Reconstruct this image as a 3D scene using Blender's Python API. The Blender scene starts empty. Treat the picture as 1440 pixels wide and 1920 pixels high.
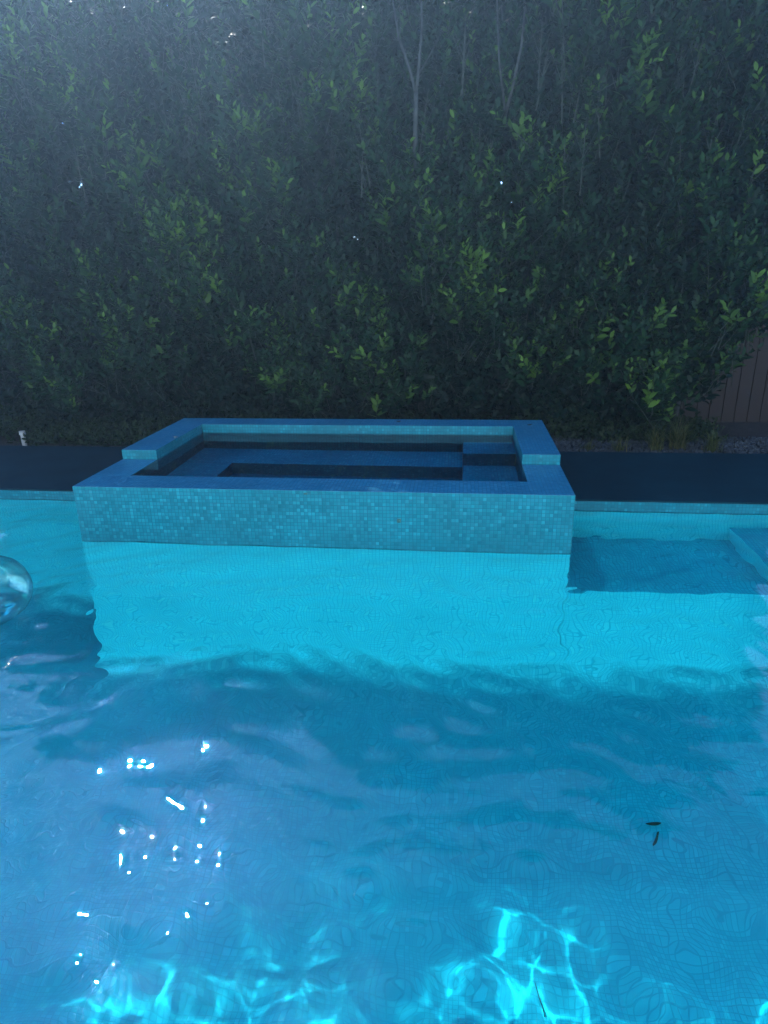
import bpy, bmesh, math, random
import numpy as np
from mathutils import Vector, Matrix

R = math.radians
scene = bpy.context.scene
rng = np.random.default_rng(11)
random.seed(11)

# ------------------------------------------------------------------ camera
CAM_H = 1.6815
P_, Y_, R_ = 0.3384, 0.1187, -0.0182
fwd = Vector((-math.sin(Y_)*math.cos(P_), math.cos(Y_)*math.cos(P_), -math.sin(P_)))
rt0 = Vector((math.cos(Y_), math.sin(Y_), 0))
up0 = rt0.cross(fwd)
rt = math.cos(R_)*rt0 + math.sin(R_)*up0
up = -math.sin(R_)*rt0 + math.cos(R_)*up0
cam_d = bpy.data.cameras.new('camera')
cam = bpy.data.objects.new('camera', cam_d)
scene.collection.objects.link(cam)
m = Matrix((rt, up, -fwd)).transposed().to_4x4()
m.translation = Vector((0, 0, CAM_H))
cam.matrix_world = m
cam_d.sensor_fit = 'VERTICAL'
cam_d.sensor_height = 24.0
cam_d.lens = 1250/1920*24.0
cam_d.clip_start = 0.05
cam_d.clip_end = 3000
scene.camera = cam

# ------------------------------------------------------------------ light
SUN = Vector((-0.3620, 0.6060, 0.7085)).normalized()
world = bpy.data.worlds.new('World')
scene.world = world
world.use_nodes = True
wn = world.node_tree
wn.nodes.clear()
sky = wn.nodes.new('ShaderNodeTexSky')
sky.sky_type = 'NISHITA'
sky.sun_disc = False
sky.sun_elevation = math.asin(SUN.z)
sky.sun_rotation = math.atan2(SUN.x, SUN.y)
sky.air_density = 0.8
sky.dust_density = 0.0
sky.ozone_density = 8.0
bg = wn.nodes.new('ShaderNodeBackground')
bg.inputs[1].default_value = 0.058
wo = wn.nodes.new('ShaderNodeOutputWorld')
wn.links.new(sky.outputs[0], bg.inputs[0])
wn.links.new(bg.outputs[0], wo.inputs[0])
sl = bpy.data.lights.new('sun', 'SUN')
sl.energy = 5.0
sl.angle = R(0.53)
sl.color = (1.0, 0.98, 0.93)
sl.cycles.is_caustics_light = True
so = bpy.data.objects.new('sun', sl)
scene.collection.objects.link(so)
so.rotation_euler = SUN.to_track_quat('Z', 'Y').to_euler()

vs = scene.view_settings
vs.view_transform = 'Standard'
vs.look = 'None'
vs.gamma = 1.0
vs.use_curve_mapping = False
vs.exposure = 3.13
cy = scene.cycles
cy.caustics_refractive = True
cy.caustics_reflective = False
cy.blur_glossy = 0.3
cy.max_bounces = 14
cy.diffuse_bounces = 5
cy.glossy_bounces = 4
cy.transmission_bounces = 10
cy.transparent_max_bounces = 24
cy.volume_bounces = 0
cy.sample_clamp_indirect = 150.0
cy.use_denoising = True
try:
    cy.denoiser = 'OPENIMAGEDENOISE'
    cy.denoising_input_passes = 'RGB_ALBEDO_NORMAL'
except Exception:
    pass

# ------------------------------------------------------------------ helpers
def link(o):
    scene.collection.objects.link(o)
    return o

def tag(o, label=None, cat=None, group=None, kind=None):
    if label: o['label'] = label
    if cat: o['category'] = cat
    if group: o['group'] = group
    if kind: o['kind'] = kind
    return o

def empty(name, loc=(0, 0, 0)):
    o = bpy.data.objects.new(name, None)
    o.location = loc
    o.empty_display_size = 0.1
    return link(o)

def box_uv(me):
    """metre-scaled UVs, taken from each face's main direction"""
    uv = me.uv_layers.new(name='UVMap')
    for p in me.polygons:
        n = p.normal
        a = (abs(n.x), abs(n.y), abs(n.z))
        k = a.index(max(a))
        for li in p.loop_indices:
            c = me.vertices[me.loops[li].vertex_index].co
            uv.data[li].uv = (c.y, c.z) if k == 0 else ((c.x, c.z) if k == 1 else (c.x, c.y))

def mesh_obj(name, bm, mat, parent=None, smooth=False, uv=True):
    me = bpy.data.meshes.new(name)
    bm.normal_update()
    bm.to_mesh(me)
    bm.free()
    if uv: box_uv(me)
    if smooth:
        me.polygons.foreach_set('use_smooth', [True]*len(me.polygons))
    if mat: me.materials.append(mat)
    o = bpy.data.objects.new(name, me)
    link(o)
    if parent:
        o.parent = parent
        o.matrix_parent_inverse = Matrix.Translation(-parent.location)
    return o

def add_box(bm, x0, x1, y0, y1, z0, z1, bevel=0):
    r = bmesh.ops.create_cube(bm, size=1)
    for v in r['verts']:
        v.co = Vector(((x0+x1)/2+v.co.x*(x1-x0), (y0+y1)/2+v.co.y*(y1-y0), (z0+z1)/2+v.co.z*(z1-z0)))
    if bevel:
        es = {e for v in r['verts'] for e in v.link_edges}
        bmesh.ops.bevel(bm, geom=list(es), offset=bevel, segments=2, affect='EDGES', profile=0.6)

def boxes(*bs, bevel=0):
    bm = bmesh.new()
    for b in bs: add_box(bm, *b, bevel=bevel)
    return bm

def quad(bm, pts):
    bm.faces.new([bm.verts.new(p) for p in pts])

def tube(bm, pts, rads, seg=7):
    rings = []
    n = len(pts)
    for i in range(n):
        p = Vector(pts[i])
        d = (Vector(pts[min(i+1, n-1)]) - Vector(pts[max(i-1, 0)])).normalized()
        a = d.cross(Vector((0.3, 0.9, 0.1)))
        if a.length < 1e-3: a = d.cross(Vector((1, 0, 0)))
        a.normalize(); b = d.cross(a)
        rings.append([bm.verts.new(p + rads[i]*(math.cos(2*math.pi*k/seg)*a + math.sin(2*math.pi*k/seg)*b)) for k in range(seg)])
    for i in range(n-1):
        for k in range(seg):
            bm.faces.new((rings[i][k], rings[i][(k+1) % seg], rings[i+1][(k+1) % seg], rings[i+1][k]))
    bm.faces.new(rings[0][::-1]); bm.faces.new(rings[-1])

# ------------------------------------------------------------------ materials
class NT:
    def __init__(self, name):
        self.mat = bpy.data.materials.new(name)
        self.mat.use_nodes = True
        self.t = self.mat.node_tree
        self.t.nodes.clear()
        self.out = self.n('OutputMaterial')
    def n(self, kind, **kw):
        nd = self.t.nodes.new('ShaderNode'+kind)
        for k, v in kw.items():
            if k.startswith('_'):
                key = k[1:]
                nd.inputs[int(key) if key.isdigit() else key].default_value = v
            else: setattr(nd, k, v)
        return nd
    def l(self, a, b): self.t.links.new(a, b)
    def math(self, op, a, b=None, c=None):
        nd = self.n('Math', operation=op)
        for i, v in enumerate((a, b, c)):
            if v is None: continue
            if isinstance(v, (int, float)): nd.inputs[i].default_value = v
            else: self.l(v, nd.inputs[i])
        return nd.outputs[0]
    def mix(self, fac, a, b, mode='MIX'):
        nd = self.n('Mix', data_type='RGBA', blend_type=mode)
        for i, v in ((0, fac), (6, a), (7, b)):
            if isinstance(v, (int, float, tuple)): nd.inputs[i].default_value = v if not isinstance(v, tuple) or len(v) == 4 else v+(1,)
            else: self.l(v, nd.inputs[i])
        return nd.outputs[2]

def ramp(nt, fac, stops):
    r = nt.n('ValToRGB')
    while len(r.color_ramp.elements) < len(stops): r.color_ramp.elements.new(0.5)
    for e, (p, c) in zip(r.color_ramp.elements, stops):
        e.position = p
        e.color = c+(1,) if len(c) == 3 else c
    nt.l(fac, r.inputs[0])
    return r.outputs[0]

def mosaic(name, c_dark, c_mid, c_light, grout, tile=0.0245, gw=0.075, rough=0.32, bump=0.25, stain=0.3, sheet=12, blend=None):
    nt = NT(name)
    uv = nt.n('UVMap')
    wob = nt.n('TexNoise', _Scale=3.0); nt.l(uv.outputs[0], wob.inputs['Vector'])
    sc = nt.n('VectorMath', operation='SCALE'); sc.inputs['Scale'].default_value = 1/tile
    nt.l(uv.outputs[0], sc.inputs[0])
    sep = nt.n('SeparateXYZ'); nt.l(sc.outputs[0], sep.inputs[0])
    fl = nt.n('VectorMath', operation='FLOOR'); nt.l(sc.outputs[0], fl.inputs[0])
    wn_ = nt.n('TexWhiteNoise', noise_dimensions='3D'); nt.l(fl.outputs[0], wn_.inputs['Vector'])
    ms = []
    for k in (0, 1):
        f = nt.math('FRACT', sep.outputs[k])
        d = nt.math('ABSOLUTE', nt.math('SUBTRACT', f, 0.5))
        ms.append(nt.math('SUBTRACT', 0.5, d))
    dist = nt.math('MINIMUM', ms[0], ms[1])
    gmask = nt.n('MapRange', interpolation_type='SMOOTHSTEP')
    nt.l(dist, gmask.inputs[0])
    gmask.inputs[1].default_value = gw*0.6; gmask.inputs[2].default_value = gw*1.5
    # joints between the factory sheets of tiles, a little wider
    js = []
    for k in (0, 1):
        f = nt.math('FRACT', nt.math('DIVIDE', nt.math('ADD', sep.outputs[k], 0.0), float(sheet)))
        js.append(nt.math('LESS_THAN', nt.math('MULTIPLY', nt.math('MINIMUM', f, nt.math('SUBTRACT', 1.0, f)), float(sheet)), 0.13 if sheet > 6 else 0.09))
    joint = nt.math('MULTIPLY', nt.math('MAXIMUM', js[0], js[1]), 0.8)
    tcol = ramp(nt, wn_.outputs[0], [(0.0, c_dark), (0.45, c_mid), (0.85, c_mid), (0.93, c_light)])
    if blend:      # light falloff painted as a tile by tile mix of two colours, following the 'mixture' attribute
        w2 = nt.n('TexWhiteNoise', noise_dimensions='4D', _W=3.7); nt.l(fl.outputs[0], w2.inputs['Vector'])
        at = nt.n('Attribute', attribute_name='falloff')
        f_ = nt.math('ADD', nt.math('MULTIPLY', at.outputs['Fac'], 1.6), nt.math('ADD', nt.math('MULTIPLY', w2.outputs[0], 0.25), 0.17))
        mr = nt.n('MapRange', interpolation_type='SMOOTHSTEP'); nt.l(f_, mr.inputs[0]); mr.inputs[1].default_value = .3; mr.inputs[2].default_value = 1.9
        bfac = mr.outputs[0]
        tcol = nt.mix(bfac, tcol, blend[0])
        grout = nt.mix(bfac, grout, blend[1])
    big = nt.n('TexNoise', _Scale=2.3, _Detail=5.0); nt.l(uv.outputs[0], big.inputs['Vector'])
    st = ramp(nt, big.outputs[0], [(0.3, (1-stain,)*3), (0.65, (1.0, 1.0, 1.0))])
    tcol = nt.mix(1.0, tcol, st, 'MULTIPLY')
    col = nt.mix(gmask.outputs[0], grout, tcol)
    col = nt.mix(joint, col, grout)
    b = nt.n('BsdfPrincipled', _Roughness=rough)
    nt.l(col, b.inputs['Base Color'])
    b.inputs['Specular IOR Level'].default_value = 0.12
    tilt = nt.n('VectorMath', operation='SUBTRACT'); nt.l(wn_.outputs[1], tilt.inputs[0]); tilt.inputs[1].default_value = (.5, .5, .5)
    ts = nt.n('VectorMath', operation='SCALE'); ts.inputs['Scale'].default_value = 0.10; nt.l(tilt.outputs[0], ts.inputs[0])
    bp = nt.n('Bump', _Strength=bump, _Distance=0.002)
    nt.l(gmask.outputs[0], bp.inputs['Height'])
    ad = nt.n('VectorMath', operation='ADD'); nt.l(bp.outputs[0], ad.inputs[0]); nt.l(ts.outputs[0], ad.inputs[1])
    nm = nt.n('VectorMath', operation='NORMALIZE'); nt.l(ad.outputs[0], nm.inputs[0])
    nt.l(nm.outputs[0], b.inputs['Normal'])
    nt.l(b.outputs[0], nt.out.inputs[0])
    return nt.mat

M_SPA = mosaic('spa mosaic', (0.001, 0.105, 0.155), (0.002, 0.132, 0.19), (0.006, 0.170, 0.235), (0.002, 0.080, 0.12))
M_RIM_SKYLIT = mosaic('skylit spa rim mosaic', (0.008, 0.115, 0.21), (0.012, 0.145, 0.25), (0.03, 0.19, 0.30), (0.006, 0.085, 0.16), gw=0.1)  # rim tops tinted with the sky light that falls on them
M_RISER_SHADED = mosaic('shaded spa riser mosaic', (0.004, 0.11, 0.20), (0.006, 0.14, 0.24), (0.02, 0.2, 0.3), (0.01, 0.10, 0.17))  # darker copy of the bench tile, painting shade on risers and floor
M_BENCH_LIT = mosaic('lit spa bench mosaic', (0.008, 0.24, 0.38), (0.012, 0.30, 0.45), (0.03, 0.36, 0.5), (0.01, 0.20, 0.32))  # lighter copy of the riser tile, painting sky light on seats and steps
M_POOL_LIT = mosaic('lit pool wall mosaic', (0.30, 0.83, 0.95), (0.35, 0.87, 0.97), (0.45, 0.91, 0.98), (0.14, 0.64, 0.78), rough=0.5, stain=0.08, sheet=4)  # pale copy of the floor tile; light bounced onto walls put into colour
M_FLOOR_SHADED = mosaic('shaded pool floor mosaic', (0.015, 0.24, 0.33), (0.02, 0.275, 0.365), (0.03, 0.30, 0.40), (0.013, 0.212, 0.29), rough=0.5, stain=0.12)  # deep copy of the wall tile; dimmer light on the floor put into colour

M_COVE_FADE = mosaic('light falloff cove mosaic', (0.015, 0.24, 0.33), (0.02, 0.275, 0.365), (0.03, 0.30, 0.40), (0.013, 0.212, 0.29), rough=0.5, stain=0.12,
                blend=((0.36, 0.87, 0.97), (0.14, 0.64, 0.78)))  # wall-to-floor light fade painted by grading lit tiles into shaded ones

def noise_mat(name, c1, c2, scale=8, rough=0.85, bump=0.3, bscale=None, detail=8, dist=0.01, spec=0.3):
    nt = NT(name)
    tc = nt.n('TexCoord')
    no = nt.n('TexNoise', _Scale=scale, _Detail=float(detail)); nt.l(tc.outputs['Object'], no.inputs['Vector'])
    col = ramp(nt, no.outputs[0], [(0.32, c1), (0.68, c2)])
    b = nt.n('BsdfPrincipled', _Roughness=rough)
    b.inputs['Specular IOR Level'].default_value = spec
    nt.l(col, b.inputs['Base Color'])
    n2 = nt.n('TexNoise', _Scale=float(bscale or scale*6), _Detail=6.0); nt.l(tc.outputs['Object'], n2.inputs['Vector'])
    bp = nt.n('Bump', _Strength=bump, _Distance=dist); nt.l(n2.outputs[0], bp.inputs['Height'])
    nt.l(bp.outputs[0], b.inputs['Normal'])
    nt.l(b.outputs[0], nt.out.inputs[0])
    return nt.mat

M_DECK = noise_mat('dark slate deck', (0.0015, 0.015, 0.024), (0.003, 0.022, 0.033), 3.0, 0.9, 0.25, 60, dist=0.004, spec=0.03)
M_PATIO = noise_mat('pale concrete', (0.36, 0.40, 0.44), (0.44, 0.48, 0.52), 3.0, 0.85, 0.25, 60, dist=0.004)
M_SOIL = noise_mat('dark soil', (0.008, 0.009, 0.010), (0.02, 0.02, 0.02), 9.0, 0.95, 0.8, 40, dist=0.03)
M_GRAVEL = noise_mat('grey gravel', (0.006, 0.012, 0.017), (0.022, 0.032, 0.042), 3.0, 0.9, 0.2)
M_BARK = noise_mat('pale bark', (0.008, 0.013, 0.015), (0.026, 0.034, 0.036), 14.0, 0.85, 0.5, 60, dist=0.004)
M_WOOD = noise_mat('red brown fence wood', (0.003, 0.0015, 0.0015), (0.006, 0.0025, 0.0025), 5.0, 0.7, 0.3, 40, dist=0.004)
M_DEBRIS = noise_mat('dead leaf', (0.02, 0.014, 0.01), (0.05, 0.035, 0.02), 30.0, 0.8, 0.2)
M_WHITE = noise_mat('white plastic', (0.14, 0.16, 0.17), (0.2, 0.22, 0.23), 6.0, 0.45, 0.05)
M_BRASS = noise_mat('brassy fitting', (0.004, 0.05, 0.06), (0.012, 0.08, 0.07), 60.0, 0.5, 0.3)
M_DRAIN = noise_mat('drain cover plastic', (0.35, 0.45, 0.5), (0.45, 0.55, 0.6), 20.0, 0.5, 0.1)

def leaf_mat(name, old, mid, new, trans=0.28):
    nt = NT(name)
    at = nt.n('Attribute', attribute_name='tint')
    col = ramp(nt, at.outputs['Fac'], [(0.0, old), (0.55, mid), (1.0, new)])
    b = nt.n('BsdfPrincipled', _Roughness=0.5)
    b.inputs['Specular IOR Level'].default_value = 0.10
    nt.l(col, b.inputs['Base Color'])
    tr = nt.n('BsdfTranslucent')
    tcol = nt.mix(1.0, col, (1.5, 1.9, 0.7, 1), 'MULTIPLY')
    nt.l(tcol, tr.inputs[0])
    mx = nt.n('MixShader', _0=trans)
    nt.l(b.outputs[0], mx.inputs[1]); nt.l(tr.outputs[0], mx.inputs[2])
    nt.l(mx.outputs[0], nt.out.inputs[0])
    return nt.mat

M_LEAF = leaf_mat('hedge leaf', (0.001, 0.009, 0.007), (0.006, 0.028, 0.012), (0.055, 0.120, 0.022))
M_IVY = leaf_mat('ground cover leaf', (0.004, 0.012, 0.008), (0.008, 0.02, 0.008), (0.018, 0.035, 0.01))
M_GRASS = leaf_mat('tuft grass', (0.015, 0.028, 0.01), (0.03, 0.045, 0.015), (0.07, 0.065, 0.03))
M_TWIG = noise_mat('twig', (0.012, 0.022, 0.020), (0.032, 0.045, 0.040), 20.0, 0.8, 0.1)

def water_mat(name, tint):
    """clear tinted water: blue through the surface, neutral mirror reflection"""
    nt = NT(name)
    rf = nt.n('BsdfRefraction', _Roughness=0.0, _IOR=1.333)
    rf.inputs['Color'].default_value = tint+(1,)
    gl = nt.n('BsdfGlossy', _Roughness=0.0)
    fr = nt.n('Fresnel', _IOR=1.333)
    mx = nt.n('MixShader'); nt.l(fr.outputs[0], mx.inputs[0])
    nt.l(rf.outputs[0], mx.inputs[1]); nt.l(gl.outputs[0], mx.inputs[2])
    nt.l(mx.outputs[0], nt.out.inputs['Surface'])
    return nt.mat

M_WATER = water_mat('pool water', (0.25, 0.98, 1.0))
M_SPAWATER = water_mat('spa water', (0.4, 0.93, 1.0))

# ------------------------------------------------------------------ dimensions
X0, X1 = -2.587, 0.713           # spa width
Y0, Y1, Y2 = 4.018, 4.729, 5.952 # spa front, upper tier front, back
H1, H2 = 0.393, 0.467
A0, A1 = -2.309, 0.4446          # inside of the spa walls
B0, B1 = 4.298, 5.677
YW = 4.876                       # far pool wall
HD = 0.0873                      # deck level
YD = 6.33                        # deck ends, planting bed starts
PX0, PX1 = -5.6, 4.4             # pool ends
PN = 0.45                        # near pool edge

# ------------------------------------------------------------------ ground sheet and decks
def ring_sheet(name, outer, inner, z, mat):
    bm = bmesh.new()
    ox0, ox1, oy0, oy1 = outer; ix0, ix1, iy0, iy1 = inner
    for a in ((ox0, ix0, oy0, oy1), (ix1, ox1, oy0, oy1), (ix0, ix1, oy0, iy0), (ix0, ix1, iy1, oy1)):
        quad(bm, [(a[0], a[2], z), (a[1], a[2], z), (a[1], a[3], z), (a[0], a[3], z)])
    return mesh_obj(name, bm, mat)

g = ring_sheet('ground', (-600, 600, -600, 1200), (PX0-0.4, PX1+0.4, PN-0.3, YD-0.35), 0.03, M_SOIL)
tag(g, kind='structure')
bm = boxes((PX0-6, X0-0.001, YW, YD, -0.02, HD), (X1+0.001, PX1+6, YW, YD, -0.02, HD),
           (PX0-6, PX0, PN-0.0, YW, -0.02, HD), (PX1, PX1+6, PN-0.0, YW, -0.02, HD), bevel=0.004)
add_box(bm, X0, X1, Y2+0.001, YD, -0.02, HD-0.002, bevel=0.002)
tag(mesh_obj('pool_deck', bm, M_DECK), kind='structure')
tag(mesh_obj('near_patio', boxes((PX0-6, PX1+6, -7.0, PN, -0.02, HD+0.001), bevel=0.004), M_PATIO), kind='structure')

# unseen stucco building behind the photographer, added to bounce sunlight onto the spa
M_STUCCO = noise_mat('white stucco', (0.66, 0.70, 0.73), (0.74, 0.78, 0.80), 2.0, 0.9, 0.3, 90, dist=0.004)
M_PANE = noise_mat('window glass', (0.03, 0.04, 0.05), (0.05, 0.06, 0.07), 1.0, 0.08, 0.0)
M_ROOF = noise_mat('roof tiles', (0.12, 0.08, 0.06), (0.22, 0.14, 0.10), 6.0, 0.9, 0.5, 30)
added_house = tag(empty('added_house', (0, -5, 0)), 'unseen pale stucco building behind the photographer, added to bounce sunlight', 'added_house')
mesh_obj('wall', boxes((-9, 9, -4.2, -3.2, HD+0.002, 5.6)), M_STUCCO, added_house)
mesh_obj('roof', boxes((-9.6, 9.6, -4.8, -2.8, 5.601, 5.85), bevel=0.03), M_ROOF, added_house)
for (a, b, c, d) in ((-5.6, -3.4, 0.95, 2.2), (3.4, 5.6, 0.95, 2.2), (-4.9, -3.7, 3.6, 4.7), (3.7, 4.9, 3.6, 4.7)):
    w_ = mesh_obj('window', boxes((a-.06, b+.06, -3.21, -3.16, c-.06, d+.06), bevel=.01), M_STUCCO, added_house)
    mesh_obj('pane', boxes((a, b, -3.165, -3.153, c, d)), M_PANE, w_).matrix_parent_inverse = w_.matrix_world.inverted()

# gravel strip, one bed of loose pebbles between deck and hedge (right of the spa)
def pebbles(name, x0, x1, y0, y1, n, seed, smin=0.008, smax=0.022):
    rg = np.random.default_rng(seed)
    ico = bmesh.new(); bmesh.ops.create_icosphere(ico, subdivisions=1, radius=1)
    bv = np.array([v.co[:] for v in ico.verts]); bf = np.array([[v.index for v in f.verts] for f in ico.faces]); ico.free()
    c = np.stack([rg.uniform(x0, x1, n), rg.uniform(y0, y1, n), np.full(n, HD-0.045)+rg.uniform(0, 0.03, n)], 1)
    s = rg.uniform(smin, smax, (n, 1))*rg.uniform(0.6, 1.2, (n, 3))
    V = (bv[None]*s[:, None]*rg.uniform(0.85, 1.15, (n, len(bv), 1)) + c[:, None]).reshape(-1, 3)
    F = (bf[None]+(np.arange(n)*len(bv))[:, None, None]).reshape(-1, 3)
    me = bpy.data.meshes.new(name)
    me.from_pydata(V.tolist(), [], F.tolist())
    me.materials.append(M_GRAVEL)
    return link(bpy.data.objects.new(name, me))
bm = boxes((PX0-6, PX1+6, YD+0.001, 9.5, -0.1, HD-0.05))
tag(mesh_obj('planting_bed', bm, M_SOIL), kind='structure')
tag(pebbles('gravel', 0.4, 3.4, YD+0.012, 7.1, 5200, 3), 'loose grey gravel strip along the dark deck right of the spa', 'gravel', kind='stuff')

# ------------------------------------------------------------------ pool
pool = tag(empty('swimming_pool', ((PX0+PX1)/2, 2.6, -1.9)), 'mosaic tiled swimming pool with pale aqua tiles, around the raised spa', 'pool')
def floor_z(x): return -1.75 - 0.42*max(0, min(1, (-1.5-x)/1.3))
bm = bmesh.new()
xs = [PX0, -2.8, -1.5, PX1]
for a, b in zip(xs[:-1], xs[1:]):
    quad(bm, [(a, PN, floor_z(a)), (b, PN, floor_z(b)), (b, YW, floor_z(b)), (a, YW, floor_z(a))])
# rounded cove where the floor climbs the spa, shelf and far wall
def cove(x0, x1, y, r=0.24, foot=0.5, n=10):
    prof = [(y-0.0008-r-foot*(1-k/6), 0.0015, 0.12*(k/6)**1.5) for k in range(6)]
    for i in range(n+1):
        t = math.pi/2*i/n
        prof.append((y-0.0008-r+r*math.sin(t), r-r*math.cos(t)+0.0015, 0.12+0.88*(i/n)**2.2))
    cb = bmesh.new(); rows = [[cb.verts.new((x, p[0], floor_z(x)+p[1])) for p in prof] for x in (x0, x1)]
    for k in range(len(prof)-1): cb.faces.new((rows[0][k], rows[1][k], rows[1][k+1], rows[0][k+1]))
    o = mesh_obj('cove', cb, M_COVE_FADE, pool, smooth=True)
    a = o.data.attributes.new('falloff', 'FLOAT', 'POINT')
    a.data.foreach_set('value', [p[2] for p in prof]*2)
    # unroll the tiles round the bend
    d = [0.0]
    for a_, b_ in zip(prof[:-1], prof[1:]): d.append(d[-1]+math.hypot(b_[0]-a_[0], b_[1]-a_[1]))
    uvl = o.data.uv_layers[0].data
    for li, lp in enumerate(o.data.loops): uvl[li].uv = (o.data.vertices[lp.vertex_index].co.x, d[lp.vertex_index % len(prof)])
    coves.append(o)
coves = []
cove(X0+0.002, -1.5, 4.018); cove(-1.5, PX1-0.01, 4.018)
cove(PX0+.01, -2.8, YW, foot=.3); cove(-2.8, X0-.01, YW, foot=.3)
fo = mesh_obj('floor', bm, M_FLOOR_SHADED, pool)
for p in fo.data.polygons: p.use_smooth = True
walls = []
zb = -2.5
def wall(b): walls.append(mesh_obj('wall', boxes(b), M_POOL_LIT, pool))
wall((PX0-0.2, X0+0.05, YW+0.0, YW+0.2, zb, -0.021))
wall((X1-0.05, PX1+0.2, YW+0.0, YW+0.2, zb, -0.021))
wall((PX0-0.2, PX1+0.2, PN-0.2, PN, zb, -0.021))
wall((PX0-0.2, PX0, PN, YW, zb, -0.021))
wall((PX1, PX1+0.2, PN, YW, zb, -0.021))
# waterline: strip of tile under the coping, 3 mm proud of the deck's edge
for a_, b_ in ((PX0+0.02, X0-0.001), (X1+0.001, PX1-0.02)):
    mesh_obj('waterline_tiles', boxes((a_, b_, YW-0.006, YW-0.001, -0.019, HD-0.012)), M_SPA, pool)
shelf = mesh_obj('shelf', boxes((X1+0.001, PX1-0.001, Y0, YW-0.001, zb, -0.58), bevel=0.01), M_POOL_LIT, pool)
step = mesh_obj('step', boxes((1.99, PX1-0.002, Y0-0.3, YW-0.002, zb, -0.30), bevel=0.012), M_POOL_LIT, pool)

# ------------------------------------------------------------------ spa
def top_faces(o, mat, axis=2):
    """second mosaic on the faces that look up"""
    o.data.materials.append(mat)
    for p in o.data.polygons:
        if p.normal[axis] > 0.7: p.material_index = 1
M_SHELF_SHADED = mosaic('shaded pool shelf mosaic', (0.02, 0.38, 0.48), (0.03, 0.43, 0.53), (0.04, 0.47, 0.57), (0.015, 0.28, 0.36), rough=0.5, stain=0.12, sheet=4)  # upward faces darker than the walls, their shade put into the colour
top_faces(shelf, M_SHELF_SHADED)
top_faces(step, M_SHELF_SHADED)
spa = tag(empty('raised_spa', ((X0+X1)/2, (Y0+Y2)/2, 0)), 'raised rectangular spa clad in blue green mosaic tiles, jutting into the pool', 'spa')
bv = 0.004
LR = H1-0.007     # the left rim lies slightly lower and stays flooded
zi = -0.5
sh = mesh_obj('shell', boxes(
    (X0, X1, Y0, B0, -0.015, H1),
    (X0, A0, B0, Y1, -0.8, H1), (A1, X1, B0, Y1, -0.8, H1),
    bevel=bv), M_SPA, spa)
sub = mesh_obj('submerged_wall', boxes((X0+0.0015, X1-0.0015, Y0+0.0015, B0-0.03, -2.5, -0.016)), M_POOL_LIT, spa)
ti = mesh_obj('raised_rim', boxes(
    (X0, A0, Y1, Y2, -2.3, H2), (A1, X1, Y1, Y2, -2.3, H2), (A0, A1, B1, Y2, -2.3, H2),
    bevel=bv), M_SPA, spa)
for o_ in (sh, ti): top_faces(o_, M_RIM_SKYLIT)
fl2 = mesh_obj('floor', boxes((A0-0.02, A1+0.02, B0-0.02, B1+0.02, -0.7, -0.46)), M_RISER_SHADED, spa)
bench = mesh_obj('bench', boxes((A0-0.01, 0.02, 5.235, B1+0.01, -0.47, -0.175), (A0-0.01, -1.9, B0-0.01, 5.234, -0.47, -0.175), bevel=0.008), M_RISER_SHADED, spa)
st1 = mesh_obj('step', boxes((0.021, A1+0.01, 5.30, B1+0.01, -0.47, 0.14), bevel=0.008), M_RISER_SHADED, spa)
st2 = mesh_obj('step', boxes((0.021, A1+0.01, B0-0.01, 5.299, -0.47, -0.19), bevel=0.008), M_RISER_SHADED, spa)
for o_ in (bench, st1, st2): top_faces(o_, M_BENCH_LIT)
for cx, cyy in ((-1.39, 5.0), (-0.43, 5.05)):
    bm = bmesh.new()
    bmesh.ops.create_cone(bm, cap_ends=True, segments=40, radius1=0.115, radius2=0.10, depth=0.022)
    bmesh.ops.translate(bm, verts=bm.verts, vec=(cx, cyy, -0.449))
    dc = mesh_obj('drain_cover', bm, M_DRAIN, spa)
    bm = bmesh.new()
    bmesh.ops.create_cone(bm, cap_ends=True, segments=20, radius1=0.04, radius2=0.03, depth=0.014)
    bmesh.ops.translate(bm, verts=bm.verts, vec=(cx, cyy, -0.433))
    sc_ = mesh_obj('hub', bm, M_DRAIN, dc)
    sc_.matrix_parent_inverse = dc.matrix_world.inverted() @ Matrix.Identity(4)
# small brassy fitting set in the front tiles
bm = boxes((-0.395, -0.371, Y0-0.004, Y0+0.002, 0.186, 0.214), bevel=0.002)
add_box(bm, -0.3895, -0.3765, Y0-0.009, Y0-0.0035, 0.193, 0.207, bevel=0.002)
mesh_obj('wall_fitting', bm, M_BRASS, spa)
bm = boxes((-1.0, -0.976, Y0-0.0025, Y0+0.002, 0.365, 0.378), bevel=0.001)
mesh_obj('chipped_tile', bm, M_BRASS, spa)

# ------------------------------------------------------------------ water surfaces
def waves(X, Y, specs):
    Z = np.zeros_like(X)
    for (lam, ang, amp, ph) in specs:
        k = 2*math.pi/lam
        Z += amp*np.sin(k*(X*math.cos(ang)+Y*math.sin(ang))+ph)
    return Z

def wave_specs(seed, bands):
    rg = np.random.default_rng(seed); out = []
    for lam, slope, n in bands:
        for _ in range(n):
            L = lam*rg.uniform(0.75, 1.3)
            out.append((L, rg.uniform(0, 2*math.pi), slope*math.sqrt(2.0/n)*L/(2*math.pi), rg.uniform(0, 6.28)))
    return out

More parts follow.
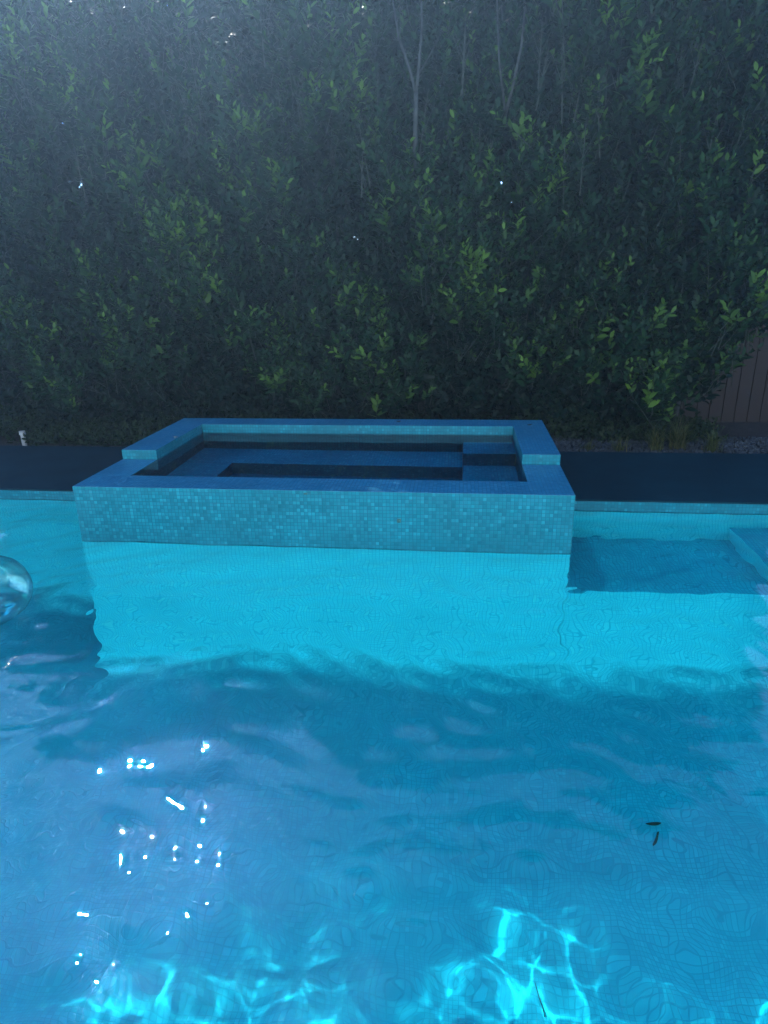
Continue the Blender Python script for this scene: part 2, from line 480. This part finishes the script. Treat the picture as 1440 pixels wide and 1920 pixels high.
def water_grid(name, x0, x1, y0, y1, step, z, specs, mat, hole=None, fine=None, warp=0.12):
    def axis(a, b, fa=None, fb=None):
        if fa is None: return np.linspace(a, b, max(2, int((b-a)/step)+1))
        seg = [np.linspace(p, q, int((q-p)/h)+2)[:-1] for p, q, h in ((a, fa, step), (fa, fb, step*.55), (fb, b, step))]
        return np.concatenate(seg+[np.array([b])])
    xs = axis(x0, x1, *(fine[:2] if fine else ())); ys = axis(y0, y1, *(fine[2:] if fine else ()))
    nx, ny = len(xs), len(ys)
    if hole:   # snap grid lines to the hole's edges
        for v in hole[:2]: xs[np.argmin(abs(xs-v))] = v
        for v in hole[2:]: ys[np.argmin(abs(ys-v))] = v
    X, Y = np.meshgrid(xs, ys)
    Xw = X+warp*np.sin(2.1*Y+1.3)+0.5*warp*np.sin(5.3*Y+2.0*X); Yw = Y+warp*np.sin(1.7*X+0.4)+0.5*warp*np.sin(4.1*X-1.7*Y)
    Z = z+waves(Xw, Yw, specs)
    V = np.stack([X, Y, Z], -1).reshape(-1, 3)
    i = np.arange(nx*ny).reshape(ny, nx)
    F = np.stack([i[:-1, :-1], i[:-1, 1:], i[1:, 1:], i[1:, :-1]], -1).reshape(-1, 4)
    if hole:
        c = V[F].mean(1)
        keep = ~((c[:, 0] > hole[0]) & (c[:, 0] < hole[1]) & (c[:, 1] > hole[2]) & (c[:, 1] < hole[3]))
        F = F[keep]
    me = bpy.data.meshes.new(name)
    me.from_pydata(V.tolist(), [], F.tolist())
    me.polygons.foreach_set('use_smooth', [True]*len(me.polygons))
    me.materials.append(mat)
    o = link(bpy.data.objects.new(name, me))
    return o

ws = wave_specs(6, [(0.75, 0.02, 6), (0.36, 0.025, 9), (0.17, 0.039, 12), (0.085, 0.010, 14)])
water = water_grid('water', PX0-0.05, PX1+0.05, PN-0.05, YW+0.05, 0.0125, 0.0, ws, M_WATER,
                   hole=(X0+0.04, X1-0.04, Y0+0.04, YW+1), fine=(-2.2, 1.5, 0.9, 2.5))
tag(water, kind='structure')
water.cycles.is_caustics_caster = True
for o in [fo, shelf, step, sub] + coves + walls:
    o.cycles.is_caustics_receiver = True
ws2 = wave_specs(8, [(0.5, 0.0035, 4), (0.2, 0.003, 6)])
sw = water_grid('spa_water', A0-0.02, A1+0.02, B0-0.02, B1+0.02, 0.03, H1-0.004, ws2, M_SPAWATER, warp=0.0)
tag(sw, kind='structure')

# ------------------------------------------------------------------ inflatable ring
def vinyl():
    nt = NT('clear blue vinyl')
    fr = nt.n('Fresnel', _IOR=1.5)
    lw = nt.n('LayerWeight', _Blend=0.35)
    tr = nt.n('BsdfTransparent')
    tcol = ramp(nt, lw.outputs['Facing'], [(0.0, (0.55, 0.86, 0.88)), (0.75, (0.30, 0.68, 0.74)), (1.0, (0.06, 0.34, 0.44))])
    nt.l(tcol, tr.inputs[0])
    gl = nt.n('BsdfGlossy', _Roughness=0.05)
    m1 = nt.n('MixShader'); nt.l(nt.math('MULTIPLY', fr.outputs[0], 0.5), m1.inputs[0])
    nt.l(tr.outputs[0], m1.inputs[1]); nt.l(gl.outputs[0], m1.inputs[2])
    df = nt.n('BsdfDiffuse'); df.inputs[0].default_value = (0.05, 0.25, 0.3, 1)
    m2 = nt.n('MixShader', _0=0.05); nt.l(m1.outputs[0], m2.inputs[1]); nt.l(df.outputs[0], m2.inputs[2])
    nt.l(m2.outputs[0], nt.out.inputs[0])
    return nt.mat
M_VINYL = vinyl()
RC = Vector((-2.67, 2.97, 0.09)); RMAJ, RMIN = 0.20, 0.15
bm = bmesh.new()
NU, NV = 56, 28
vs_ = []
for i in range(NU):
    u = 2*math.pi*i/NU
    pk = 1 + 0.012*math.sin(u*14)
    vs_.append([bm.verts.new((RC.x+(RMAJ+RMIN*pk*math.cos(2*math.pi*j/NV))*math.cos(u),
                              RC.y+(RMAJ+RMIN*pk*math.cos(2*math.pi*j/NV))*math.sin(u),
                              RC.z+RMIN*pk*1.05*math.sin(2*math.pi*j/NV))) for j in range(NV)])
for i in range(NU):
    for j in range(NV):
        bm.faces.new((vs_[i][j], vs_[(i+1) % NU][j], vs_[(i+1) % NU][(j+1) % NV], vs_[i][(j+1) % NV]))
ring = tag(empty('inflatable_ring', RC), 'clear blue inflatable ring floating at the left edge of the pool', 'pool float')
mesh_obj('tube', bm, M_VINYL, ring, smooth=True)
bm = bmesh.new()
tube(bm, [(RC.x+0.2, RC.y-0.14, RC.z+0.125), (RC.x+0.205, RC.y-0.148, RC.z+0.155)], [0.011, 0.009], 12)
mesh_obj('valve', bm, M_WHITE, ring, smooth=True)

# ------------------------------------------------------------------ foliage
def leaves_mesh(name, pos, axis, nrm, length, width, tint, mat, parent=None):
    """pointed oval leaves folded along the midrib; arrays of n"""
    n = len(pos)
    axis = axis/np.linalg.norm(axis, axis=1, keepdims=True)
    side = np.cross(axis, nrm); side /= np.linalg.norm(side, axis=1, keepdims=True)+1e-9
    up_ = np.cross(side, axis)
    L = length[:, None]; W = width[:, None]
    def P(a, s, u): return pos + axis*L*a + side*W*s + up_*L*u
    V = np.stack([P(0, 0, 0), P(.30, 0, -.02), P(.68, 0, -.02), P(1.0, 0, -.10),
                  P(.28, .42, .03), P(.64, .44, .02), P(.28, -.42, .03), P(.64, -.44, .02)], 1).reshape(-1, 3)
    q = np.array([[1, 4, 5, 2], [2, 7, 6, 1]]); t = np.array([[0, 4, 1], [2, 5, 3], [0, 1, 6], [2, 3, 7]])
    off = (np.arange(n)*8)[:, None, None]
    Q = (q[None]+off).reshape(-1, 4); T = (t[None]+off).reshape(-1, 3)
    nq, nt_ = len(Q), len(T)
    me = bpy.data.meshes.new(name)
    me.vertices.add(len(V)); me.vertices.foreach_set('co', V.astype(np.float32).ravel())
    me.loops.add(nq*4+nt_*3)
    me.loops.foreach_set('vertex_index', np.concatenate([Q.ravel(), T.ravel()]).astype(np.int32))
    me.polygons.add(nq+nt_)
    ls = np.concatenate([np.arange(nq)*4, nq*4+np.arange(nt_)*3]).astype(np.int32)
    me.polygons.foreach_set('loop_start', ls)
    me.polygons.foreach_set('use_smooth', np.ones(nq+nt_, dtype=bool))
    me.update(calc_edges=True)
    a = me.attributes.new('tint', 'FLOAT', 'POINT')
    a.data.foreach_set('value', np.repeat(tint, 8).astype(np.float32))
    me.materials.append(mat)
    o = link(bpy.data.objects.new(name, me))
    if parent:
        o.parent = parent
        o.matrix_parent_inverse = Matrix.Translation(-parent.location)
    return o

def unit(v): return v/(np.linalg.norm(v, axis=-1, keepdims=True)+1e-9)

def shoots(rg, base, dirn, nleaf, slen, llen, spread=0.9, tint0=0.3, tintj=0.25):
    """alternate leaves along each shoot"""
    n = len(base)
    t = (np.arange(nleaf)+0.5)/nleaf
    az = rg.uniform(0, 6.28, (n, 1)) + np.arange(nleaf)[None]*2.4 + rg.normal(0, .35, (n, nleaf))
    d = unit(dirn)
    a = unit(np.cross(d, np.array([0.2, 0.3, 1.0]))); b = np.cross(d, a)
    pos = base[:, None]+d[:, None]*(slen[:, None]*t[None])[..., None]
    ax = d[:, None]*(0.55+0.6*t[None, :, None]) + spread*(a[:, None]*np.cos(az)[..., None]+b[:, None]*np.sin(az)[..., None])
    ax = unit(ax + np.array([0, 0, 0.10]) + rg.normal(0, .12, ax.shape))
    nr = unit(d[:, None]*0.8 - (ax*(ax*d[:, None]).sum(-1, keepdims=True)) + np.array([0, -0.25, 0.3]) + rg.normal(0, .25, ax.shape))
    L = llen[:, None]*(1.05-0.45*t[None])*rg.uniform(.75, 1.15, (n, nleaf))
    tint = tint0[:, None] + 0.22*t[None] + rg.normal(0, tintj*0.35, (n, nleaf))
    f = lambda A: A.reshape(-1, A.shape[-1])
    return f(pos), f(ax), f(nr), L.ravel(), (L*rg.uniform(.40, .52, L.shape)).ravel(), np.clip(tint, 0, 1).ravel()

def bumpf(x, z, s):
    return (np.sin(x*2.3+s)*np.cos(z*1.9+s*1.7)*0.5 + np.sin(x*5.1+z*3.3+s*2.1)*0.3 + np.sin(x*9.7-z*7.9+s)*0.16 + np.sin(x*3.1-z*11.0+2*s)*.12)

YF = 6.80
def bottom_edge(x):
    return 0.62 + 0.22*math.sin(x*1.9+0.6) + 0.14*math.sin(x*4.7+1.0) + 0.08*math.sin(x*9.0)

HEDGE_Z = 4.57
def hedge_tree(x, seed, label, right_end=False, zmin=None, dy=0.0):
    rg = np.random.default_rng(seed)
    root = tag(empty('hedge_tree', (x, 7.25, HD-0.05)), label, 'hedge tree', 'trees of the tall clipped hedge behind the spa')
    half = 0.62
    z0 = bottom_edge(x)
    def surf(n, zlo, zhi):
        xx = x+rg.uniform(-half, half, n)*1.0
        zz = zlo+(zhi-zlo)*rg.uniform(0, 1, n)
        u = (xx-x)/half
        yf = YF + 0.05 - 0.42*bumpf(xx, zz, 1.3) - .08*np.sin(xx*13+3*np.sin(zz*4))*np.sin(zz*9+xx*5) + 0.12*u*u
        low = np.clip((1.5-zz)/1.3, 0, 1)
        yf = yf+0.30*low**1.5
        yf = yf+0.10*np.clip((zz-2.9)/1.4, 0, 1)
        return xx, yf, zz
    def edge_cut(xx, zz):
        zb = 0.62 + 0.22*np.sin(xx*1.9+0.6) + 0.14*np.sin(xx*4.7+1.0) + 0.08*np.sin(xx*9.0)
        zt = HEDGE_Z + 0.10*np.sin(xx*3.1+.5) + 0.09*np.sin(xx*7.7) + 0.06*np.sin(xx*17.)
        ok = (zz > (zb if zmin is None else zmin+.15*np.sin(xx*6))) & (zz < zt)
        if right_end:
            lim = 2.92+0.30*np.clip((zz-1.5)/1.2, -1, 1)+0.1*np.sin(zz*6)
            ok &= xx < lim
        return ok
    parts = []
    # outer shoots of the face
    n = 1150
    xx, yf, zz = surf(n, 0.3, HEDGE_Z+0.15); k = edge_cut(xx, zz)
    # gaps: thin out in noisy patches
    k &= rg.uniform(0, 1, n) < 0.80+0.35*bumpf(xx*1.3, zz*1.3, 4.0)
    xx, yf, zz = xx[k], yf[k], zz[k]; n = len(xx)
    base = np.stack([xx, yf+rg.uniform(0, 0.16, n), zz-0.10], 1)
    d = np.stack([rg.normal(0, .38, n), -0.55+rg.normal(0, .25, n), 0.95+rg.normal(0, .25, n)], 1)
    tb = 0.12+0.30*bumpf(xx, zz, 1.3)+0.15*bumpf(xx*2, zz*2, 7.0)+rg.normal(0, .08, n)+0.42*(rg.uniform(0, 1, n) > 0.80)
    parts.append(shoots(rg, base, d, 9, rg.uniform(.18, .34, n), rg.uniform(.085, .135, n), tint0=tb))
    stem_b, stem_d, stem_l = base, unit(d), rg.uniform(.16, .28, n)
    # deeper layers for a closed hedge
    n2 = 2500
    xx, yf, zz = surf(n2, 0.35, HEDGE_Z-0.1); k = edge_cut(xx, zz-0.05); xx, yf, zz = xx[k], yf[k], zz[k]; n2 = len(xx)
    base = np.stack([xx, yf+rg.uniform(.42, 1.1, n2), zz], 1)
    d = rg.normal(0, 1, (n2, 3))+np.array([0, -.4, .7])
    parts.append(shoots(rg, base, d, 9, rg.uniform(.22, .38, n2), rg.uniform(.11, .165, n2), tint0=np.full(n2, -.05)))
    # inner growth down to the ground, darkest tint painting shade under the hedge
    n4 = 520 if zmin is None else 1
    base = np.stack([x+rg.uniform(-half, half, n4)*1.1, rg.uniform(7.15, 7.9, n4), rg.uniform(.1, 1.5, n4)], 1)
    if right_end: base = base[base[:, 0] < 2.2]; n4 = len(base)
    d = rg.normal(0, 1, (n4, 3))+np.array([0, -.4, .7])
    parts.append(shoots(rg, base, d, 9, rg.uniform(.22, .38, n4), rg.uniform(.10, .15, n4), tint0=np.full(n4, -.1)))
    # long top sprouts
    n3 = 46
    xx = x+rg.uniform(-half, half, n3)
    base = np.stack([xx, rg.uniform(6.95, 7.7, n3), HEDGE_Z-rg.uniform(0.05, .3, n3)], 1)
    d = np.stack([rg.normal(0, .2, n3), rg.normal(0, .2, n3), np.ones(n3)], 1)
    parts.append(shoots(rg, base, d, 11, rg.uniform(.25, .42, n3), rg.uniform(.06, .085, n3), tint0=np.full(n3, .45)))
    arr = [np.concatenate([p[i] for p in parts]) for i in range(6)]
    fo_ = leaves_mesh('foliage', *arr[:3], arr[3], arr[4], arr[5], M_LEAF, root)
    # trunk with limbs rising through the crown
    bm = bmesh.new()
    ty = 7.5+rg.uniform(-.05, .2)
    path = [(x+rg.normal(0, .02), ty, HD-0.08)]
    for z in (0.6, 1.2, 1.8, 2.3): path.append((x+rg.normal(0, .05), ty+rg.normal(0, .04), z))
    tube(bm, path, [.045, .04, .036, .032, .028], 8)
    for q in range(5):
        sx = rg.uniform(-.5, .5); p0 = path[-1-(q % 3)]
        pts = [p0]
        for t in (.3, .6, 1.0):
            pts.append((p0[0]+sx*t+rg.normal(0, .02), max(6.95, p0[1]-.5*t*rg.uniform(.2, 1)), p0[2]+t*(4.0-p0[2])*rg.uniform(.85, 1)))
        tube(bm, pts, [.02, .016, .012, .006], 6)
    mesh_obj('trunk', bm, M_BARK, root, smooth=True, uv=False)
    # fine pale twigs
    bm = bmesh.new()
    sel = rg.choice(len(stem_b), 240, replace=False)
    for i in sel:
        b_, dd, L = stem_b[i], stem_d[i], stem_l[i]
        p0 = b_-dd*L*0.9+np.array([0, .05, 0])
        tube(bm, [tuple(p0), tuple(b_), tuple(b_+dd*L)], [.0045, .0035, .0015], 3)
    # upright bare stems showing on the upper face
    for _ in range(6):
        sx = x+rg.uniform(-half, half); sz = rg.uniform(2.3, 3.5); L = rg.uniform(.4, .8)
        yy = YF+rg.uniform(.0, .12); lean = rg.normal(0, .13)
        pts = [(sx, yy+.06, sz), (sx+lean*.5*L, yy, sz+.5*L), (sx+lean*L, yy-.04, sz+L)]
        tube(bm, pts, [.007, .005, .003], 4)
        for s in (-1, 1):
            q0 = pts[1]
            tube(bm, [q0, (q0[0]+s*.10, q0[1]-.03, q0[2]+.22)], [.004, .0015], 3)
    mesh_obj('twigs', bm, M_TWIG, root, uv=False)
    if dy: root.location.y += dy
    return root

def copy_tree(o, parent=None, dx=0):
    c = o.copy(); scene.collection.objects.link(c)
    if parent: c.parent = parent
    else: c.location.x += dx
    for ch in o.children: copy_tree(ch, c)
    return c

LBL = {
 0: 'hedge tree furthest left in the photo, above the white post at the bed edge',
 1: 'hedge tree with sunlit bright leaves at its top, second from the left',
 2: 'hedge tree right behind the left front corner of the spa, with yellow green shoots',
 3: 'hedge tree behind the left half of the spa, with white sky specks high up',
 4: 'hedge tree behind the middle of the spa, dark hollow beneath its skirt',
 5: 'hedge tree with a forked pale trunk showing high up in its leaves',
 6: 'hedge tree behind the right corner of the spa, its lowest sprays above the rim',
 7: 'hedge tree right of the spa, low sprays hanging over the gravel',
 8: 'hedge tree at the right end, its lower edge baring the brown fence',
}
xsT = [-5.05, -4.1, -3.15, -2.25, -1.35, -0.42, 0.5, 1.4, 2.3]
trees = [hedge_tree(xx, 100+i, LBL[i], right_end=(i == 8)) for i, xx in enumerate(xsT)]
hedge_tree(3.25, 140, 'hedge tree whose crown hangs over the brown fence at the right edge', zmin=1.85, dy=0.85)
for nx_, i, dy, lb in ((-6.0, 1, 0, 'hedge tree just beyond the left edge of the photo'),
                       (-6.95, 3, 0, 'hedge tree well beyond the left edge of the photo'),
                       (-7.9, 2, 0, 'leftmost hedge tree, far outside the photo'),
                       (4.3, 6, 1.65, 'hedge tree behind the fence, just outside the right edge'),
                       (5.25, 3, 1.65, 'rightmost hedge tree behind the fence, outside the photo')):
    c = copy_tree(trees[i], None, nx_-xsT[i])
    c.location.y += dy
    c['label'] = lb

# the pale forked trunk that shows at the top of the hedge
bm = bmesh.new()
tube(bm, [(-0.50, 6.98, 2.2), (-0.47, 6.82, 2.75), (-0.455, 6.72, 3.02), (-0.45, 6.70, 3.2)], [.024, .023, .021, .020], 10)
tube(bm, [(-0.45, 6.70, 3.18), (-0.50, 6.69, 3.36), (-0.60, 6.72, 3.62), (-0.66, 6.8, 3.95)], [.015, .013, .011, .007], 8)
tube(bm, [(-0.45, 6.70, 3.18), (-0.425, 6.70, 3.40), (-0.40, 6.74, 3.70), (-0.42, 6.8, 4.1)], [.016, .014, .011, .007], 8)
tube(bm, [(-0.43, 6.70, 3.33), (-0.34, 6.68, 3.45), (-0.22, 6.70, 3.66)], [.008, .006, .003], 6)
mesh_obj('limb', bm, M_BARK, trees[5], smooth=True, uv=False)
bm = bmesh.new()
tube(bm, [(0.32, 6.85, 2.95), (0.38, 6.74, 3.2), (0.44, 6.70, 3.5), (0.46, 6.75, 3.8)], [.017, .014, .011, .006], 8)
tube(bm, [(0.33, 6.80, 3.05), (0.26, 6.72, 3.4), (0.22, 6.74, 3.9)], [.011, .009, .006], 8)
mesh_obj('limb', bm, M_BARK, trees[6], smooth=True, uv=False)

# low ground cover under the hedge
def cover(name, x0, x1, y0, y1, n, hmax, seed, label):
    rg = np.random.default_rng(seed)
    xx = rg.uniform(x0, x1, n); yy = rg.uniform(y0, y1, n)
    hh = hmax*(0.45+0.55*np.sin(xx*2.7+seed)*np.sin(xx*1.1+.5)+.25*np.sin(xx*7.3))*np.clip((yy-y0)/.25+.25, .2, 1)
    hh = np.clip(hh, .04, None)
    base = np.stack([xx, yy, HD-.04+rg.uniform(0, 1, n)*hh], 1)
    d = rg.normal(0, .5, (n, 3))+np.array([0, -.5, .7])
    a = shoots(rg, base, d, 6, rg.uniform(.08, .18, n), rg.uniform(.05, .085, n), tint0=np.full(n, .3)+rg.normal(0, .12, n))
    o = leaves_mesh(name, *a[:3], a[3], a[4], a[5], M_IVY)
    return tag(o, label, 'ground cover', kind='stuff')
cover('ground_cover', -7.5, -2.3, YD+.18, 7.6, 2600, 0.26, 41, 'dark low ground cover under the hedge left of the spa')
cover('ground_cover', -2.3, 0.6, YD+.4, 7.6, 1300, 0.22, 42, 'dark low ground cover behind the spa')
cover('ground_cover', 0.6, 2.6, 6.85, 7.6, 750, 0.25, 43, 'dark low ground cover under the hedge right of the spa')

def tuft(x, y, n, h, seed, label):
    rg = np.random.default_rng(seed)
    az = rg.uniform(0, 6.28, n); lean = rg.uniform(.2, 1.1, n)
    pos = np.stack([x+rg.normal(0, .03, n), y+rg.normal(0, .03, n), np.full(n, HD-.05)], 1)
    bmv, faces, tint = [], [], []
    for i in range(n):
        d = np.array([math.cos(az[i]), math.sin(az[i]), 0]); s = np.array([-d[1], d[0], 0])*.0032
        L = h*rg.uniform(.6, 1.15); pts = []
        for t in (0, .35, .7, 1.0):
            pts.append(pos[i]+d*lean[i]*L*t*t*.9+np.array([0, 0, 1])*L*(t-.35*lean[i]*t*t))
        b0 = len(bmv)
        for t, p in zip((1, .9, .6, .1), pts): bmv += [tuple(p-s*t), tuple(p+s*t)]
        for k in range(3): faces.append((b0+2*k, b0+2*k+1, b0+2*k+3, b0+2*k+2))
        tint += [float(rg.uniform(.2, 1))]*8
    me = bpy.data.meshes.new('grass_tuft'); me.from_pydata(bmv, [], faces); me.materials.append(M_GRASS)
    a = me.attributes.new('tint', 'FLOAT', 'POINT'); a.data.foreach_set('value', tint)
    o = link(bpy.data.objects.new('grass_tuft', me))
    return tag(o, label, 'grass tuft', 'grass tufts at the edge of the gravel')
tuft(1.25, 6.50, 46, .17, 1, 'sparse dry grass tuft nearest the spa, on the gravel by the deck')
tuft(1.52, 6.47, 70, .20, 2, 'small dry grass tuft, second from the spa')
tuft(1.86, 6.52, 120, .30, 3, 'middle grass tuft with green blades, at the bed edge right of the spa')
tuft(2.10, 6.60, 150, .36, 4, 'fullest yellow green grass tuft, below the brown fence')
tuft(2.38, 6.50, 110, .28, 5, 'grass tuft furthest from the spa, at the right edge of the photo')

# ------------------------------------------------------------------ fence
fence = tag(empty('wooden_fence', (0, 8.0, HD-0.05)), 'red brown fence of upright boards behind the right end of the hedge', 'fence')
bm = bmesh.new(); xx = -9.0; k = 0
while xx < 7.5:
    w = 0.132+0.004*math.sin(k*3.1)
    yj = 8.0+0.003*math.sin(k*5.3)
    add_box(bm, xx, xx+w, yj, yj+.019, HD-.07, 1.93+.006*math.sin(k*2.2), bevel=.002); xx += w+.009; k += 1
mesh_obj('board_panel', bm, M_WOOD, fence)
bm = boxes((-9, 7.5, 8.031, 8.06, .35, .44), (-9, 7.5, 8.031, 8.06, 1.55, 1.64))
mesh_obj('rail', bm, M_WOOD, fence)
mesh_obj('backing', boxes((-9, 7.5, 8.0235, 8.03, HD-.07, 1.9)), M_WOOD, fence)

# ------------------------------------------------------------------ small things
post = tag(empty('irrigation_valve', (-4.62, 6.47, HD-0.04)), 'small white irrigation pipe at the bed edge by the left edge of the photo', 'pipe')
bm = bmesh.new()
tube(bm, [(-4.62, 6.47, HD-.06), (-4.62, 6.47, HD+.085)], [.024, .024], 16)
mesh_obj('riser', bm, M_WHITE, post, smooth=False, uv=False)
bm = bmesh.new()
tube(bm, [(-4.62, 6.47, HD+.086), (-4.62, 6.47, HD+.125)], [.034, .030], 16)
mesh_obj('cap', bm, M_WHITE, post, smooth=False, uv=False)

def dead_leaf(x, y, z, L, az, label, curl=.3, mat=None, W=.4):
    bm = bmesh.new(); N = 7; rows = []
    for i in range(N):
        t = i/(N-1); w = L*W*math.sin(math.pi*min(1, t*.92+.04))**.8*.5
        c = Vector(((t-.5)*L, 0, curl*L*(t-.5)**2*1.6))
        rows.append([bm.verts.new(c+Vector((0, -w, w*.5))), bm.verts.new(c), bm.verts.new(c+Vector((0, w, w*.5)))])
    for a, b in zip(rows[:-1], rows[1:]):
        bm.faces.new((a[0], b[0], b[1], a[1])); bm.faces.new((a[1], b[1], b[2], a[2]))
    r = bmesh.ops.extrude_face_region(bm, geom=bm.faces[:])
    bmesh.ops.translate(bm, verts=[v for v in r['geom'] if isinstance(v, bmesh.types.BMVert)], vec=(0, 0, .0012))
    bmesh.ops.recalc_face_normals(bm, faces=bm.faces)
    bmesh.ops.rotate(bm, verts=bm.verts, cent=(0, 0, 0), matrix=Matrix.Rotation(az, 3, 'Z'))
    o = mesh_obj('fallen_leaf', bm, mat or M_DEBRIS, None, smooth=True, uv=False)
    o.location = (x, y, z)
    return tag(o, label, 'leaf', 'fallen leaves in and around the pool')
dead_leaf(1.02, 2.84, -1.74, .07, .1, 'curled dark leaf lying on the pool floor, right half of the pool', .5)
dead_leaf(1.03, 2.78, -1.74, .016, .8, 'tiny dark leaf scrap beside the curled leaf on the pool floor', .2, W=.6)
dead_leaf(0.24, 4.62, -0.186, .05, .5, 'small dark leaf on the lower step inside the spa')
dead_leaf(0.585, 5.72, H2+.002, .05, .6, 'small dark leaf near the back right corner of the spa rim')
dead_leaf(-0.55, 5.83, H2+.002, .045, 0, 'small dark leaf on the back rim of the spa')
dead_leaf(-2.33, 5.15, H2+.002, .035, .4, 'tiny white petal on the left rim of the spa', .3, M_WHITE, .7)
bm = bmesh.new()
tube(bm, [(0.40, 1.95, -1.742), (.405, 1.98, -1.735), (.398, 2.02, -1.74), (.388, 2.05, -1.742)], [.002, .003, .003, .0015], 6)
tag(mesh_obj('twig', bm, M_DEBRIS, None, uv=False), 'thin dark twig lying on the pool floor near the sunlit ripples', 'twig')

# ------------------------------------------------------------------ added air volume standing in for veiling lens glare
def glare_haze_mat(density):
    nt = NT('glare_haze')
    v = nt.n('VolumePrincipled')
    v.inputs['Color'].default_value = (0.40, 0.66, 1.0, 1)
    v.inputs['Density'].default_value = density
    v.inputs['Anisotropy'].default_value = 0.82
    nt.l(v.outputs[0], nt.out.inputs['Volume'])
    return nt.mat
GLARE_DENSITY = 0.0033
if GLARE_DENSITY:
    hz = mesh_obj('glare_haze', boxes((-11, 9, -8.0, 11.0, -3.4, 6.0)), glare_haze_mat(GLARE_DENSITY), uv=False)
    tag(hz, kind='stuff')
